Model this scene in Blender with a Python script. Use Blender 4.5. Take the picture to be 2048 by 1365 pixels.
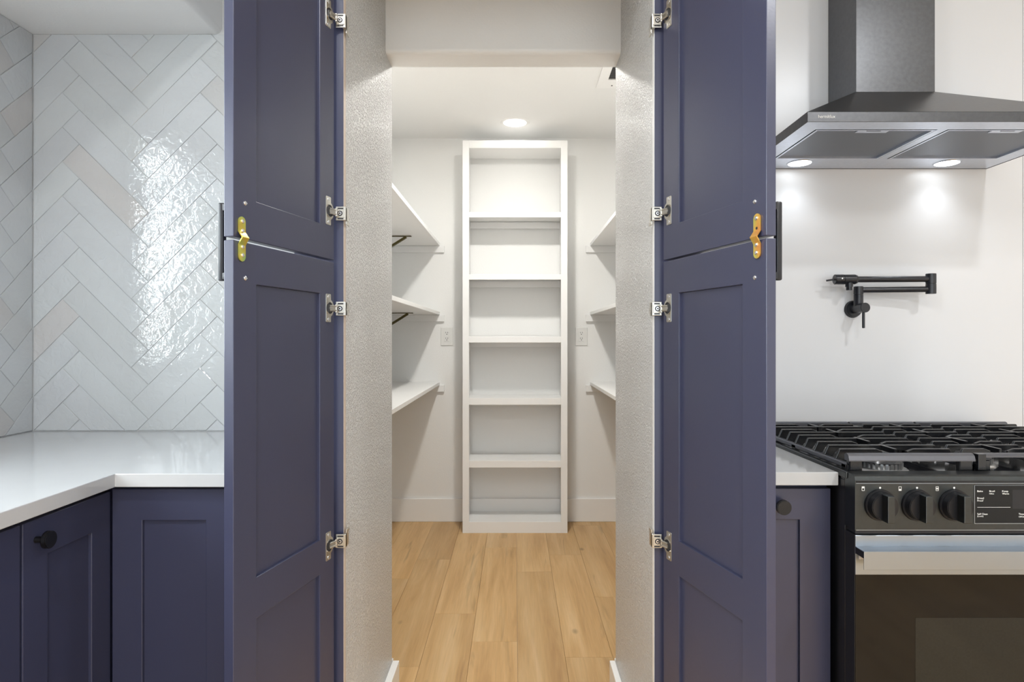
import bpy, bmesh, math, random
from mathutils import Vector, Matrix
random.seed(7)
scene = bpy.context.scene
COL = scene.collection
for o in list(bpy.data.objects):
    bpy.data.objects.remove(o)

# ------------------------------------------------------------------ camera
cd = bpy.data.cameras.new('camera')
cam = bpy.data.objects.new('camera', cd)
COL.objects.link(cam)
cam.location = (0, 0, 1.2)
cam.rotation_euler = (math.pi / 2, 0, 0)
cd.sensor_width = 36.0
cd.lens = 1250 / 2048 * 36.0
cd.shift_x = -6 / 2048
cd.shift_y = -5.5 / 2048
cd.clip_start = 0.02
scene.camera = cam
scene.view_settings.view_transform = 'Standard'
scene.view_settings.look = 'None'
scene.view_settings.gamma = 1.0
scene.view_settings.use_curve_mapping = False
scene.view_settings.exposure = 0.0

# ------------------------------------------------------------------ world and lights
world = bpy.data.worlds.new('world')
scene.world = world
world.use_nodes = True
bg = world.node_tree.nodes['Background']
bg.inputs[0].default_value = (0.80, 0.92, 1.0, 1)
bg.inputs[1].default_value = 1.6


def light(kind, name, loc, energy, color=(1, 1, 1), rot=(0, 0, 0), **kw):
    ld = bpy.data.lights.new(name, kind)
    ld.energy = energy
    ld.color = color
    for k, v in kw.items():
        setattr(ld, k, v)
    lo = bpy.data.objects.new(name, ld)
    lo.location = loc
    lo.rotation_euler = rot
    COL.objects.link(lo)
    return lo


PI = math.pi
CEIL = 2.511           # pantry ceiling
KCEIL = 2.62           # kitchen ceiling
# daylight through the sink window in the left wall
light('AREA', 'window_daylight', (-3.3, 0.2, 2.3), 900, (0.88, 0.96, 1.0), (0, -PI / 2, 0),
      shape='RECTANGLE', size=3.4, size_y=4.6)
# fill light added behind the camera, standing in for unseen rear glass doors
light('AREA', 'rear_fill_light', (0.35, -2.55, 1.25), 31, (0.90, 0.955, 1.0), (PI / 2, 0, 0),
      shape='RECTANGLE', size=3.2, size_y=2.1)
PANTRY_LAMPS = [(0.0, 3.79), (0.0, 2.80)]
for (x, y), e_ in zip(PANTRY_LAMPS, (0.8, 23.0)):
    light('AREA', 'pantry_lamp_light', (x, y, CEIL - 0.010), e_, (1.0, 0.98, 0.935), (0, 0, 0),
          shape='DISK', size=0.13)
KITCHEN_LAMPS = [(1.55, 0.30), (-1.0, -0.5), (0.3, -1.0), (1.55, -1.4), (-0.4, 0.15)]
for (x, y) in KITCHEN_LAMPS:
    light('AREA', 'kitchen_lamp_light', (x, y, KCEIL - 0.010), 16.5, (0.965, 0.985, 1.0), (0, 0, 0),
          shape='DISK', size=0.13)
HOOD_LAMPS = [(0.860, 1.888), (1.305, 1.888)]
for (x, y) in HOOD_LAMPS:
    light('SPOT', 'hood_lamp_light', (x, y, 1.728), 2.7, (0.88, 0.94, 1.0), (0, 0, 0),
          spot_size=math.radians(122), spot_blend=1.0, shadow_soft_size=0.03)


# ------------------------------------------------------------------ materials
def nodes_of(m):
    m.use_nodes = True
    nt = m.node_tree
    return nt, nt.nodes, nt.links, nt.nodes['Principled BSDF']


MATS = {}


def mat(name, color, rough=0.5, metal=0.0, spec=0.5, bump=None, coat=0.0, coat_rough=0.05,
        emit=None, emit_strength=0.0, var=None):
    """bump = (scale, distance, detail)   var = (scale, amount) colour variation"""
    if name in MATS:
        return MATS[name]
    m = bpy.data.materials.new(name)
    nt, N, L, b = nodes_of(m)
    b.inputs['Base Color'].default_value = (*color, 1)
    b.inputs['Roughness'].default_value = rough
    b.inputs['Metallic'].default_value = metal
    b.inputs['Specular IOR Level'].default_value = spec
    b.inputs['Coat Weight'].default_value = coat
    b.inputs['Coat Roughness'].default_value = coat_rough
    if emit:
        b.inputs['Emission Color'].default_value = (*emit, 1)
        b.inputs['Emission Strength'].default_value = emit_strength
    tc = N.new('ShaderNodeTexCoord')
    if bump:
        nz = N.new('ShaderNodeTexNoise')
        nz.inputs['Scale'].default_value = bump[0]
        nz.inputs['Detail'].default_value = bump[2]
        L.new(tc.outputs['Object'], nz.inputs['Vector'])
        bp = N.new('ShaderNodeBump')
        bp.inputs['Distance'].default_value = bump[1]
        bp.inputs['Strength'].default_value = 1.0
        L.new(nz.outputs['Fac'], bp.inputs['Height'])
        L.new(bp.outputs['Normal'], b.inputs['Normal'])
    if var:
        n2 = N.new('ShaderNodeTexNoise')
        n2.inputs['Scale'].default_value = var[0]
        n2.inputs['Detail'].default_value = 4
        L.new(tc.outputs['Object'], n2.inputs['Vector'])
        mr = N.new('ShaderNodeMapRange')
        mr.inputs['To Min'].default_value = 1 - var[1]
        mr.inputs['To Max'].default_value = 1 + var[1]
        L.new(n2.outputs['Fac'], mr.inputs['Value'])
        hv = N.new('ShaderNodeHueSaturation')
        hv.inputs['Color'].default_value = (*color, 1)
        L.new(mr.outputs['Result'], hv.inputs['Value'])
        L.new(hv.outputs['Color'], b.inputs['Base Color'])
    MATS[name] = m
    return m


M_white = mat('painted wall white', (0.86, 0.857, 0.84), 0.42, bump=(160, 0.0006, 3))
M_ceil = mat('ceiling white', (0.85, 0.848, 0.835), 0.6, bump=(140, 0.0004, 3))
M_trimw = mat('trim enamel white', (0.88, 0.875, 0.86), 0.28, bump=(30, 0.0001, 2))
M_shelf = mat('shelf enamel white', (0.88, 0.877, 0.865), 0.30, bump=(50, 0.0001, 2))
M_blue = mat('navy cabinet enamel', (0.042, 0.046, 0.090), 0.33, spec=0.7, bump=(220, 0.00006, 2), var=(3, 0.05))
M_knob = mat('matte black knob', (0.006, 0.006, 0.008), 0.38, var=(40, 0.1))
M_mblack = mat('matte black faucet', (0.016, 0.017, 0.022), 0.30, var=(60, 0.15))
M_quartz = mat('white quartz', (0.57, 0.58, 0.59), 0.08, var=(14, 0.025))
M_slab = mat('glossy white slab', (0.72, 0.72, 0.73), 0.28, var=(4, 0.02), bump=(5, 0.0003, 2))
M_nickel = mat('nickel plated steel', (0.62, 0.60, 0.55), 0.30, 1.0, bump=(200, 0.0001, 2))
M_dark = mat('hinge dark recess', (0.02, 0.02, 0.025), 0.4, var=(80, .1))
M_screw = mat('zinc screw', (0.82, 0.83, 0.85), 0.22, 1.0, var=(80, .1))
M_brassb = mat('brass shelf bracket', (0.085, 0.068, 0.020), 0.42, 0.6, var=(50, 0.15))
M_blackst = mat('black stainless steel', (0.125, 0.128, 0.136), 0.33, 1.0, var=(90, 0.18))
M_hoodin = mat('hood rim steel', (0.60, 0.64, 0.72), 0.28, 1.0, var=(90, 0.1))
M_rangeblk = mat('black stainless range panel', (0.080, 0.086, 0.088), 0.36, 1.0, var=(90, 0.12))
M_sideblk = mat('black range side', (0.012, 0.012, 0.014), 0.30, var=(20, .1))
M_iron = mat('cast iron', (0.007, 0.0075, 0.009), 0.24, spec=0.75, bump=(400, 0.0001, 2))
M_ironsheen = mat('cast iron bar lit sheen', (0.16, 0.165, 0.185), 0.38, 0.9, bump=(300, 0.0002, 2))  # lighter cast iron copy, lit sheen of beams and rails put into the colour
M_enamel = mat('glossy black enamel', (0.008, 0.008, 0.010), 0.08, var=(20, .1))
M_alu = mat('burner aluminium', (0.70, 0.70, 0.70), 0.30, 1.0, var=(60, .1))
M_cap = mat('burner cap enamel', (0.05, 0.05, 0.052), 0.22, var=(60, .1))
M_glass = mat('oven glass black', (0.007, 0.0072, 0.0075), 0.06, spec=0.32, var=(12, .1))
M_ink = mat('white print', (0.80, 0.80, 0.78), 0.5, var=(50, .02))
M_plastic = mat('white outlet plastic', (0.78, 0.775, 0.75), 0.32, var=(30, .02))
M_lens = mat('lamp lens', (0.9, 0.9, 0.88), 0.4, emit=(1.0, 0.98, 0.94), emit_strength=2.5)
M_hlens = mat('hood lamp lens', (0.9, 0.9, 0.9), 0.3, emit=(0.9, 0.96, 1.0), emit_strength=10.0)
M_grout = mat('tile grout', (0.56, 0.565, 0.565), 0.8, bump=(300, 0.0003, 2))
M_plybed = mat('bare edge wood', (0.62, 0.52, 0.44), 0.6, var=(80, .1))
M_winfr = mat('window vinyl white', (0.80, 0.80, 0.80), 0.35, var=(30, .02))


def tex_wall():
    """drywall with a heavy sprayed orange-peel texture, semi-gloss paint"""
    m = bpy.data.materials.new('orange peel wall')
    nt, N, L, b = nodes_of(m)
    b.inputs['Base Color'].default_value = (0.82, 0.82, 0.81, 1)
    b.inputs['Roughness'].default_value = 0.25
    tc = N.new('ShaderNodeTexCoord')
    nz = N.new('ShaderNodeTexNoise'); nz.inputs['Scale'].default_value = 170
    nz.inputs['Detail'].default_value = 3; nz.inputs['Roughness'].default_value = 0.55
    nz.inputs['Distortion'].default_value = 0.6
    L.new(tc.outputs['Object'], nz.inputs['Vector'])
    cr = N.new('ShaderNodeValToRGB')
    cr.color_ramp.elements[0].position = 0.40; cr.color_ramp.elements[1].position = 0.62
    cr.color_ramp.interpolation = 'EASE'
    L.new(nz.outputs['Fac'], cr.inputs['Fac'])
    bp = N.new('ShaderNodeBump'); bp.inputs['Distance'].default_value = 0.0042
    bp.inputs['Strength'].default_value = 1.0
    L.new(cr.outputs['Color'], bp.inputs['Height'])
    L.new(bp.outputs['Normal'], b.inputs['Normal'])
    return m


M_texw = tex_wall()


def tile_mat():
    m = bpy.data.materials.new('handmade glazed tile')
    nt, N, L, b = nodes_of(m)
    tc = N.new('ShaderNodeTexCoord')
    oi = N.new('ShaderNodeObjectInfo')
    cr = N.new('ShaderNodeValToRGB')
    e = cr.color_ramp.elements
    e[0].position = 0.0; e[0].color = (0.55, 0.54, 0.53, 1)
    e[1].position = 1.0; e[1].color = (0.60, 0.62, 0.63, 1)
    for p, c in ((0.08, (0.56, 0.545, 0.535, 1)), (0.16, (0.545, 0.56, 0.56, 1)), (0.5, (0.58, 0.60, 0.605, 1)),
                 (0.8, (0.56, 0.575, 0.59, 1))):
        x = e.new(p); x.color = c
    L.new(oi.outputs['Random'], cr.inputs['Fac'])
    # cloudy glaze inside one tile
    n0 = N.new('ShaderNodeTexNoise'); n0.inputs['Scale'].default_value = 9; n0.inputs['Detail'].default_value = 3
    L.new(tc.outputs['Object'], n0.inputs['Vector'])
    mr = N.new('ShaderNodeMapRange'); mr.inputs['To Min'].default_value = 0.95; mr.inputs['To Max'].default_value = 1.05
    L.new(n0.outputs['Fac'], mr.inputs['Value'])
    hv = N.new('ShaderNodeHueSaturation')
    L.new(cr.outputs['Color'], hv.inputs['Color']); L.new(mr.outputs['Result'], hv.inputs['Value'])
    L.new(hv.outputs['Color'], b.inputs['Base Color'])
    b.inputs['Roughness'].default_value = 0.03
    b.inputs['Specular IOR Level'].default_value = 0.6
    b.inputs['Coat Weight'].default_value = 1.0
    b.inputs['Coat Roughness'].default_value = 0.02
    b.inputs['Coat IOR'].default_value = 1.55
    mul = N.new('ShaderNodeVectorMath'); mul.operation = 'SCALE'
    cmb = N.new('ShaderNodeCombineXYZ')
    L.new(oi.outputs['Random'], cmb.inputs[0]); L.new(oi.outputs['Random'], cmb.inputs[2])
    L.new(cmb.outputs[0], mul.inputs[0]); mul.inputs['Scale'].default_value = 37.0
    add = N.new('ShaderNodeVectorMath'); add.operation = 'ADD'
    L.new(tc.outputs['Object'], add.inputs[0]); L.new(mul.outputs[0], add.inputs[1])
    n1 = N.new('ShaderNodeTexNoise'); n1.inputs['Scale'].default_value = 11; n1.inputs['Detail'].default_value = 1.5
    n2 = N.new('ShaderNodeTexNoise'); n2.inputs['Scale'].default_value = 42; n2.inputs['Detail'].default_value = 2.0
    n2.inputs['Distortion'].default_value = 1.0
    L.new(add.outputs[0], n1.inputs['Vector']); L.new(add.outputs[0], n2.inputs['Vector'])
    b1 = N.new('ShaderNodeBump'); b1.inputs['Distance'].default_value = 0.0013
    b2 = N.new('ShaderNodeBump'); b2.inputs['Distance'].default_value = 0.0012
    L.new(n1.outputs['Fac'], b1.inputs['Height']); L.new(n2.outputs['Fac'], b2.inputs['Height'])
    L.new(b1.outputs['Normal'], b2.inputs['Normal']); L.new(b2.outputs['Normal'], b.inputs['Normal'])
    L.new(b2.outputs['Normal'], b.inputs['Coat Normal'])
    return m


M_tile = tile_mat()


def wood_mat():
    m = bpy.data.materials.new('oak plank')
    nt, N, L, b = nodes_of(m)
    tc = N.new('ShaderNodeTexCoord'); oi = N.new('ShaderNodeObjectInfo')
    cmb = N.new('ShaderNodeCombineXYZ')
    L.new(oi.outputs['Random'], cmb.inputs[0]); L.new(oi.outputs['Random'], cmb.inputs[1])
    sc = N.new('ShaderNodeVectorMath'); sc.operation = 'SCALE'; sc.inputs['Scale'].default_value = 91.0
    L.new(cmb.outputs[0], sc.inputs[0])
    add = N.new('ShaderNodeVectorMath'); add.operation = 'ADD'
    L.new(tc.outputs['Object'], add.inputs[0]); L.new(sc.outputs[0], add.inputs[1])
    mp = N.new('ShaderNodeMapping'); mp.inputs['Scale'].default_value = (14, 1.1, 1)
    L.new(add.outputs[0], mp.inputs['Vector'])
    g = N.new('ShaderNodeTexNoise'); g.inputs['Scale'].default_value = 1.0; g.inputs['Detail'].default_value = 5
    g.inputs['Roughness'].default_value = 0.55; g.inputs['Distortion'].default_value = 0.5
    L.new(mp.outputs[0], g.inputs['Vector'])
    cr = N.new('ShaderNodeValToRGB')
    e = cr.color_ramp.elements
    e[0].position = 0.25; e[0].color = (0.46, 0.265, 0.105, 1)
    e[1].position = 0.78; e[1].color = (0.74, 0.52, 0.29, 1)
    x = e.new(0.45); x.color = (0.60, 0.375, 0.165, 1)
    x = e.new(0.62); x.color = (0.67, 0.445, 0.215, 1)
    L.new(g.outputs['Fac'], cr.inputs['Fac'])
    # fine pores
    mp2 = N.new('ShaderNodeMapping'); mp2.inputs['Scale'].default_value = (160, 6, 1)
    L.new(add.outputs[0], mp2.inputs['Vector'])
    g2 = N.new('ShaderNodeTexNoise'); g2.inputs['Scale'].default_value = 1.0; g2.inputs['Detail'].default_value = 3
    L.new(mp2.outputs[0], g2.inputs['Vector'])
    r2 = N.new('ShaderNodeMapRange'); r2.inputs['From Min'].default_value = 0.3; r2.inputs['From Max'].default_value = 0.7
    r2.inputs['To Min'].default_value = 0.93; r2.inputs['To Max'].default_value = 1.05
    L.new(g2.outputs['Fac'], r2.inputs['Value'])
    # knots: sparse voronoi cells
    mp3 = N.new('ShaderNodeMapping'); mp3.inputs['Scale'].default_value = (5.0, 2.6, 1)
    L.new(add.outputs[0], mp3.inputs['Vector'])
    v = N.new('ShaderNodeTexVoronoi'); v.inputs['Scale'].default_value = 1.0
    L.new(mp3.outputs[0], v.inputs['Vector'])
    kr = N.new('ShaderNodeMapRange'); kr.inputs['From Min'].default_value = 0.015
    kr.inputs['From Max'].default_value = 0.085; kr.inputs['To Min'].default_value = 0.42; kr.inputs['To Max'].default_value = 1.0
    L.new(v.outputs['Distance'], kr.inputs['Value'])
    # dark mineral streaks
    mp4 = N.new('ShaderNodeMapping'); mp4.inputs['Scale'].default_value = (20, 1.6, 1)
    L.new(add.outputs[0], mp4.inputs['Vector'])
    g4 = N.new('ShaderNodeTexNoise'); g4.inputs['Scale'].default_value = 1.0; g4.inputs['Detail'].default_value = 2
    g4.inputs['Distortion'].default_value = 1.2
    L.new(mp4.outputs[0], g4.inputs['Vector'])
    r4 = N.new('ShaderNodeMapRange'); r4.inputs['From Min'].default_value = 0.24; r4.inputs['From Max'].default_value = 0.36
    r4.inputs['To Min'].default_value = 0.72; r4.inputs['To Max'].default_value = 1.0
    L.new(g4.outputs['Fac'], r4.inputs['Value'])
    ro = N.new('ShaderNodeMapRange'); ro.inputs['To Min'].default_value = 0.90; ro.inputs['To Max'].default_value = 1.08
    L.new(oi.outputs['Random'], ro.inputs['Value'])
    prev = None
    for nd in (r2, kr, r4, ro):
        if prev is None:
            prev = nd.outputs['Result']; continue
        mu = N.new('ShaderNodeMath'); mu.operation = 'MULTIPLY'
        L.new(prev, mu.inputs[0]); L.new(nd.outputs['Result'], mu.inputs[1]); prev = mu.outputs[0]
    hv = N.new('ShaderNodeHueSaturation')
    L.new(cr.outputs['Color'], hv.inputs['Color']); L.new(prev, hv.inputs['Value'])
    L.new(hv.outputs['Color'], b.inputs['Base Color'])
    b.inputs['Roughness'].default_value = 0.42
    bp = N.new('ShaderNodeBump'); bp.inputs['Distance'].default_value = 0.0002
    L.new(g2.outputs['Fac'], bp.inputs['Height']); L.new(bp.outputs['Normal'], b.inputs['Normal'])
    return m


M_wood = wood_mat()


def brushed(name, color, rough, axis=0):
    m = bpy.data.materials.new(name)
    nt, N, L, b = nodes_of(m)
    b.inputs['Base Color'].default_value = (*color, 1)
    b.inputs['Metallic'].default_value = 1.0
    tc = N.new('ShaderNodeTexCoord')
    mp = N.new('ShaderNodeMapping')
    s = [600, 600, 600]; s[axis] = 6
    mp.inputs['Scale'].default_value = s
    L.new(tc.outputs['Object'], mp.inputs['Vector'])
    n = N.new('ShaderNodeTexNoise'); n.inputs['Scale'].default_value = 1.0; n.inputs['Detail'].default_value = 2
    L.new(mp.outputs[0], n.inputs['Vector'])
    mr = N.new('ShaderNodeMapRange'); mr.inputs['To Min'].default_value = rough - 0.02
    mr.inputs['To Max'].default_value = rough + 0.02
    L.new(n.outputs['Fac'], mr.inputs['Value']); L.new(mr.outputs['Result'], b.inputs['Roughness'])
    bp = N.new('ShaderNodeBump'); bp.inputs['Distance'].default_value = 0.00003
    L.new(n.outputs['Fac'], bp.inputs['Height']); L.new(bp.outputs['Normal'], b.inputs['Normal'])
    return m


M_steel = brushed('brushed stainless', (0.40, 0.445, 0.50), 0.36, 0)


def zinc_mat(name, c0, c1, c2):
    """iridescent yellow-chromate plating"""
    m = bpy.data.materials.new(name)
    nt, N, L, b = nodes_of(m)
    tc = N.new('ShaderNodeTexCoord')
    n = N.new('ShaderNodeTexNoise'); n.inputs['Scale'].default_value = 34; n.inputs['Detail'].default_value = 1
    L.new(tc.outputs['Object'], n.inputs['Vector'])
    cr = N.new('ShaderNodeValToRGB'); e = cr.color_ramp.elements
    e[0].position = 0.3; e[0].color = (*c0, 1); e[1].position = 0.7; e[1].color = (*c2, 1)
    x = e.new(0.5); x.color = (*c1, 1)
    L.new(n.outputs['Fac'], cr.inputs['Fac']); L.new(cr.outputs['Color'], b.inputs['Base Color'])
    b.inputs['Metallic'].default_value = 0.75; b.inputs['Roughness'].default_value = 0.3
    return m


M_zincL = zinc_mat('yellow green zinc plating', (0.42, 0.62, 0.20), (0.70, 0.66, 0.14), (0.82, 0.55, 0.08))
M_zincR = zinc_mat('orange zinc plating', (0.72, 0.70, 0.16), (0.95, 0.55, 0.12), (0.95, 0.36, 0.12))


def mesh_filter_mat():
    m = bpy.data.materials.new('filter mesh')
    nt, N, L, b = nodes_of(m)
    tc = N.new('ShaderNodeTexCoord')
    v = N.new('ShaderNodeTexVoronoi'); v.inputs['Scale'].default_value = 260; v.inputs['Randomness'].default_value = 0.1
    L.new(tc.outputs['Object'], v.inputs['Vector'])
    cr = N.new('ShaderNodeValToRGB')
    cr.color_ramp.elements[0].color = (0.02, 0.024, 0.03, 1); cr.color_ramp.elements[0].position = 0.1
    cr.color_ramp.elements[1].color = (0.14, 0.15, 0.175, 1); cr.color_ramp.elements[1].position = 0.45
    L.new(v.outputs['Distance'], cr.inputs['Fac']); L.new(cr.outputs['Color'], b.inputs['Base Color'])
    b.inputs['Metallic'].default_value = 0.85; b.inputs['Roughness'].default_value = 0.38
    return m


M_filter = mesh_filter_mat()


def pane_mat():
    m = bpy.data.materials.new('window glass')
    m.use_nodes = True
    nt = m.node_tree; N = nt.nodes; L = nt.links
    N.clear()
    out = N.new('ShaderNodeOutputMaterial')
    t = N.new('ShaderNodeBsdfTransparent'); g = N.new('ShaderNodeBsdfGlossy'); g.inputs['Roughness'].default_value = 0.02
    mx = N.new('ShaderNodeMixShader'); mx.inputs[0].default_value = 0.06
    L.new(t.outputs[0], mx.inputs[1]); L.new(g.outputs[0], mx.inputs[2])
    L.new(mx.outputs[0], out.inputs[0])
    return m


M_pane = pane_mat()


# ------------------------------------------------------------------ mesh helpers
def add_box(bm, x0, x1, y0, y1, z0, z1, bev=0.0, seg=2, M=None):
    t = bmesh.new()
    vs = [t.verts.new((x, y, z)) for x in (x0, x1) for y in (y0, y1) for z in (z0, z1)]
    for f in ((0, 1, 3, 2), (4, 6, 7, 5), (0, 4, 5, 1), (2, 3, 7, 6), (0, 2, 6, 4), (1, 5, 7, 3)):
        t.faces.new([vs[i] for i in f])
    if bev:
        bmesh.ops.bevel(t, geom=t.edges[:], offset=bev, segments=seg, affect='EDGES', profile=0.5)
    merge(bm, t, M)


def merge(bm, t, M=None):
    if M is not None:
        bmesh.ops.transform(t, matrix=M, verts=t.verts)
    bmesh.ops.recalc_face_normals(t, faces=t.faces)
    me = bpy.data.meshes.new('tmp')
    t.to_mesh(me); t.free()
    bm.from_mesh(me)
    bpy.data.meshes.remove(me)


def add_cyl(bm, p0, p1, r0, r1=None, seg=24, bev=0.0, M=None):
    """cylinder or cone between two points, optional bevel on the rims"""
    if r1 is None:
        r1 = r0
    p0 = Vector(p0); p1 = Vector(p1)
    d = p1 - p0; h = d.length
    t = bmesh.new()
    bmesh.ops.create_cone(t, cap_ends=True, cap_tris=False, segments=seg, radius1=r0, radius2=r1, depth=h)
    if bev:
        ed = [e for e in t.edges if abs(e.verts[0].co.z - e.verts[1].co.z) < 1e-6]
        bmesh.ops.bevel(t, geom=ed, offset=bev, segments=2, affect='EDGES')
    q = Vector((0, 0, 1)).rotation_difference(d.normalized()).to_matrix().to_4x4()
    T = Matrix.Translation((p0 + p1) / 2) @ q
    bmesh.ops.transform(t, matrix=T, verts=t.verts)
    merge(bm, t, M)


def add_prism(bm, pts, axis, a0, a1, bev=0.0, M=None):
    """pts: 2D outline; axis 'x','y','z' is the extrusion axis, the outline lies in the other two (in order)"""
    t = bmesh.new()

    def P(p, a):
        if axis == 'x': return (a, p[0], p[1])
        if axis == 'y': return (p[0], a, p[1])
        return (p[0], p[1], a)
    A = [t.verts.new(P(p, a0)) for p in pts]
    B = [t.verts.new(P(p, a1)) for p in pts]
    n = len(pts)
    t.faces.new(A); t.faces.new(B[::-1])
    for i in range(n):
        t.faces.new((A[i], A[(i + 1) % n], B[(i + 1) % n], B[i]))
    if bev:
        bmesh.ops.bevel(t, geom=t.edges[:], offset=bev, segments=2, affect='EDGES')
    merge(bm, t, M)


def add_grid_frame(bm, xs, zs, holes, y0, y1, M=None):
    """slab in the xz plane made of grid cells, 'holes' cells left open, welded"""
    t = bmesh.new()
    V = {}

    def v(i, j, k):
        if (i, j, k) not in V:
            V[(i, j, k)] = t.verts.new((xs[i], (y0, y1)[k], zs[j]))
        return V[(i, j, k)]
    solid = {(i, j) for i in range(len(xs) - 1) for j in range(len(zs) - 1)} - set(holes)
    for (i, j) in solid:
        for k in (0, 1):
            t.faces.new((v(i, j, k), v(i + 1, j, k), v(i + 1, j + 1, k), v(i, j + 1, k)))
        for (di, dj, a, b_) in ((-1, 0, (i, j), (i, j + 1)), (1, 0, (i + 1, j), (i + 1, j + 1)),
                                (0, -1, (i, j), (i + 1, j)), (0, 1, (i, j + 1), (i + 1, j + 1))):
            if (i + di, j + dj) not in solid:
                t.faces.new((v(*a, 0), v(*b_, 0), v(*b_, 1), v(*a, 1)))
    merge(bm, t, M)


def obj(name, bm, m, parent=None, smooth=False, bevel=0.0, origin=None):
    """link the bmesh (world coordinates) as one object; a child is stored relative to its parent chain"""
    bmesh.ops.recalc_face_normals(bm, faces=bm.faces)
    me = bpy.data.meshes.new(name)
    base = Vector((0, 0, 0))
    p = parent
    while p is not None:
        base += Vector(p.location); p = p.parent
    org = Vector(origin) if origin is not None else (base if parent else None)
    if org is None:
        zs = [v.co for v in bm.verts]
        lo = Vector([min(c[i] for c in zs) for i in range(3)]); hi = Vector([max(c[i] for c in zs) for i in range(3)])
        org = Vector(((lo.x + hi.x) / 2, (lo.y + hi.y) / 2, lo.z))
    bmesh.ops.translate(bm, verts=bm.verts, vec=-org)
    bm.to_mesh(me); bm.free()
    me.materials.append(m)
    if smooth:
        me.polygons.foreach_set('use_smooth', [True] * len(me.polygons))
        try:
            me.set_sharp_from_angle(angle=math.radians(35))
        except Exception:
            pass
    o = bpy.data.objects.new(name, me)
    COL.objects.link(o)
    o.location = org - base
    if parent is not None:
        o.parent = parent
    if bevel:
        md = o.modifiers.new('bevel', 'BEVEL'); md.width = bevel; md.segments = 2
        md.limit_method = 'ANGLE'; md.angle_limit = math.radians(40)
    return o


def thing(name, label, cat, loc, group=None):
    o = bpy.data.objects.new(name, None)
    o.empty_display_size = 0.05
    o.location = loc
    COL.objects.link(o)
    tag(o, label, cat, group)
    return o


def tag(o, label, cat, group=None):
    o['label'] = label; o['category'] = cat
    if group:
        o['group'] = group
    return o


def struct(name, bm, m, parent=None, **kw):
    o = obj(name, bm, m, parent, **kw)
    if parent is None:
        o['kind'] = 'structure'
    return o


def box_part(name, dims, m, parent=None, bev=0.0, **kw):
    bm = bmesh.new(); add_box(bm, *dims, bev=bev)
    return obj(name, bm, m, parent, **kw)


def box_struct(name, dims, m, parent=None, bev=0.0, **kw):
    bm = bmesh.new(); add_box(bm, *dims, bev=bev)
    return struct(name, bm, m, parent, **kw)


def text_mesh(s, size, extrude=0.0002):
    cu = bpy.data.curves.new('txt', 'FONT'); cu.body = s; cu.size = size; cu.extrude = extrude
    cu.resolution_u = 3
    to = bpy.data.objects.new('txt', cu); COL.objects.link(to)
    dg = bpy.context.evaluated_depsgraph_get()
    me = bpy.data.meshes.new_from_object(to.evaluated_get(dg))
    bpy.data.objects.remove(to); bpy.data.curves.remove(cu)
    return me


def add_text(bm, s, x, y, z, width=None, size=0.01):
    """text facing -Y, its lower-left corner at (x, y, z); scaled to 'width' if given"""
    me = text_mesh(s, size)
    t = bmesh.new(); t.from_mesh(me); bpy.data.meshes.remove(me)
    if not t.verts:
        t.free(); return
    x0 = min(v.co.x for v in t.verts); x1 = max(v.co.x for v in t.verts)
    k = 1.0 if width is None else width / (x1 - x0)
    for v in t.verts:
        v.co = Vector((x + (v.co.x - x0) * k, y - v.co.z, z + v.co.y))
    merge(bm, t)


# ================================================================== STRUCTURE
MT = Matrix(((1, 0, 0, 0), (0, 0, 1, 0), (0, 1, 0, 0), (0, 0, 0, 1)))   # local z->world y, local y->world z
WL, WR = -0.3985, 0.326         # passage side walls
YF, YB = 1.469, 2.035           # passage front / back
YK = 1.954                      # kitchen back wall plane (tile face / slab face)
XL = -1.507                     # kitchen left wall
PX = 0.87                       # pantry half width
YP = 4.098                      # pantry back wall
CT = 0.909                      # countertop height

# floor with planks
fl = box_struct('floor', (-1.75, 3.05, -2.75, 4.25, -0.06, -0.012), M_plybed)
PW, PL = 0.1795, 1.11
S0 = 0.009
joints = {0: 2.471, 1: 3.212, 2: 3.459, 3: 2.897, -1: 2.722, -2: 3.39, -3: 3.118, 4: 3.30, -4: 2.55}


def zone_ok(x0, x1, y0, y1):
    return True


k0 = int(math.floor((-1.62 - S0) / PW)); k1 = int(math.ceil((2.9 - S0) / PW))
for k in range(k0, k1):
    xa = S0 + (k - 1) * PW; xb = xa + PW
    # column k covers X S0+(k-1)PW .. S0+k PW  (k=0 is the one just left of centre)
    j = joints.get(k, 2.0 + (k * 0.37) % PL)
    ys = []
    y = j
    while y > -2.7: y -= PL
    while y < YP + 0.05:
        ys.append((y, y + PL)); y += PL
    for (ya, yb) in ys:
        ya = max(ya, -2.6); yb = min(yb, YP)
        if yb - ya < 0.03: continue
        if xa > PX or xb < -PX:
            yb = min(yb, YK)
            if yb - ya < 0.03: continue
        g = 0.0004
        bm = bmesh.new(); add_box(bm, max(xa, -1.6) + g, min(xb, 2.88) - g, ya + g, yb - g, -0.012, 0.0, bev=0.0005, seg=1)
        obj('plank', bm, M_wood, fl, origin=((xa + xb) / 2, (ya + yb) / 2, -0.012))

# pantry shell
wb = box_struct('wall_back', (-PX - 0.1, PX + 0.1, YP, YP + 0.1, 0, CEIL + 0.1), M_white)
box_struct('wall_left', (-PX - 0.1, -PX, YB, YP, 0, CEIL + 0.1), M_white)
box_struct('wall_right', (PX, PX + 0.1, YB, YP, 0, CEIL + 0.1), M_white)
box_struct('ceiling', (-PX, PX, YB, YP, CEIL, CEIL + 0.1), M_ceil)

# passage walls with a rounded far corner
def bullnose(x_in, x_out, y0, y1, r, side):
    pts = [(x_out, y0), (x_in, y0)]
    for i in range(7):
        a = i / 6 * PI / 2
        pts.append((x_in + side * (r - r * math.cos(a)), y1 - r + r * math.sin(a)))
    pts.append((x_out, y1))
    return pts


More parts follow.
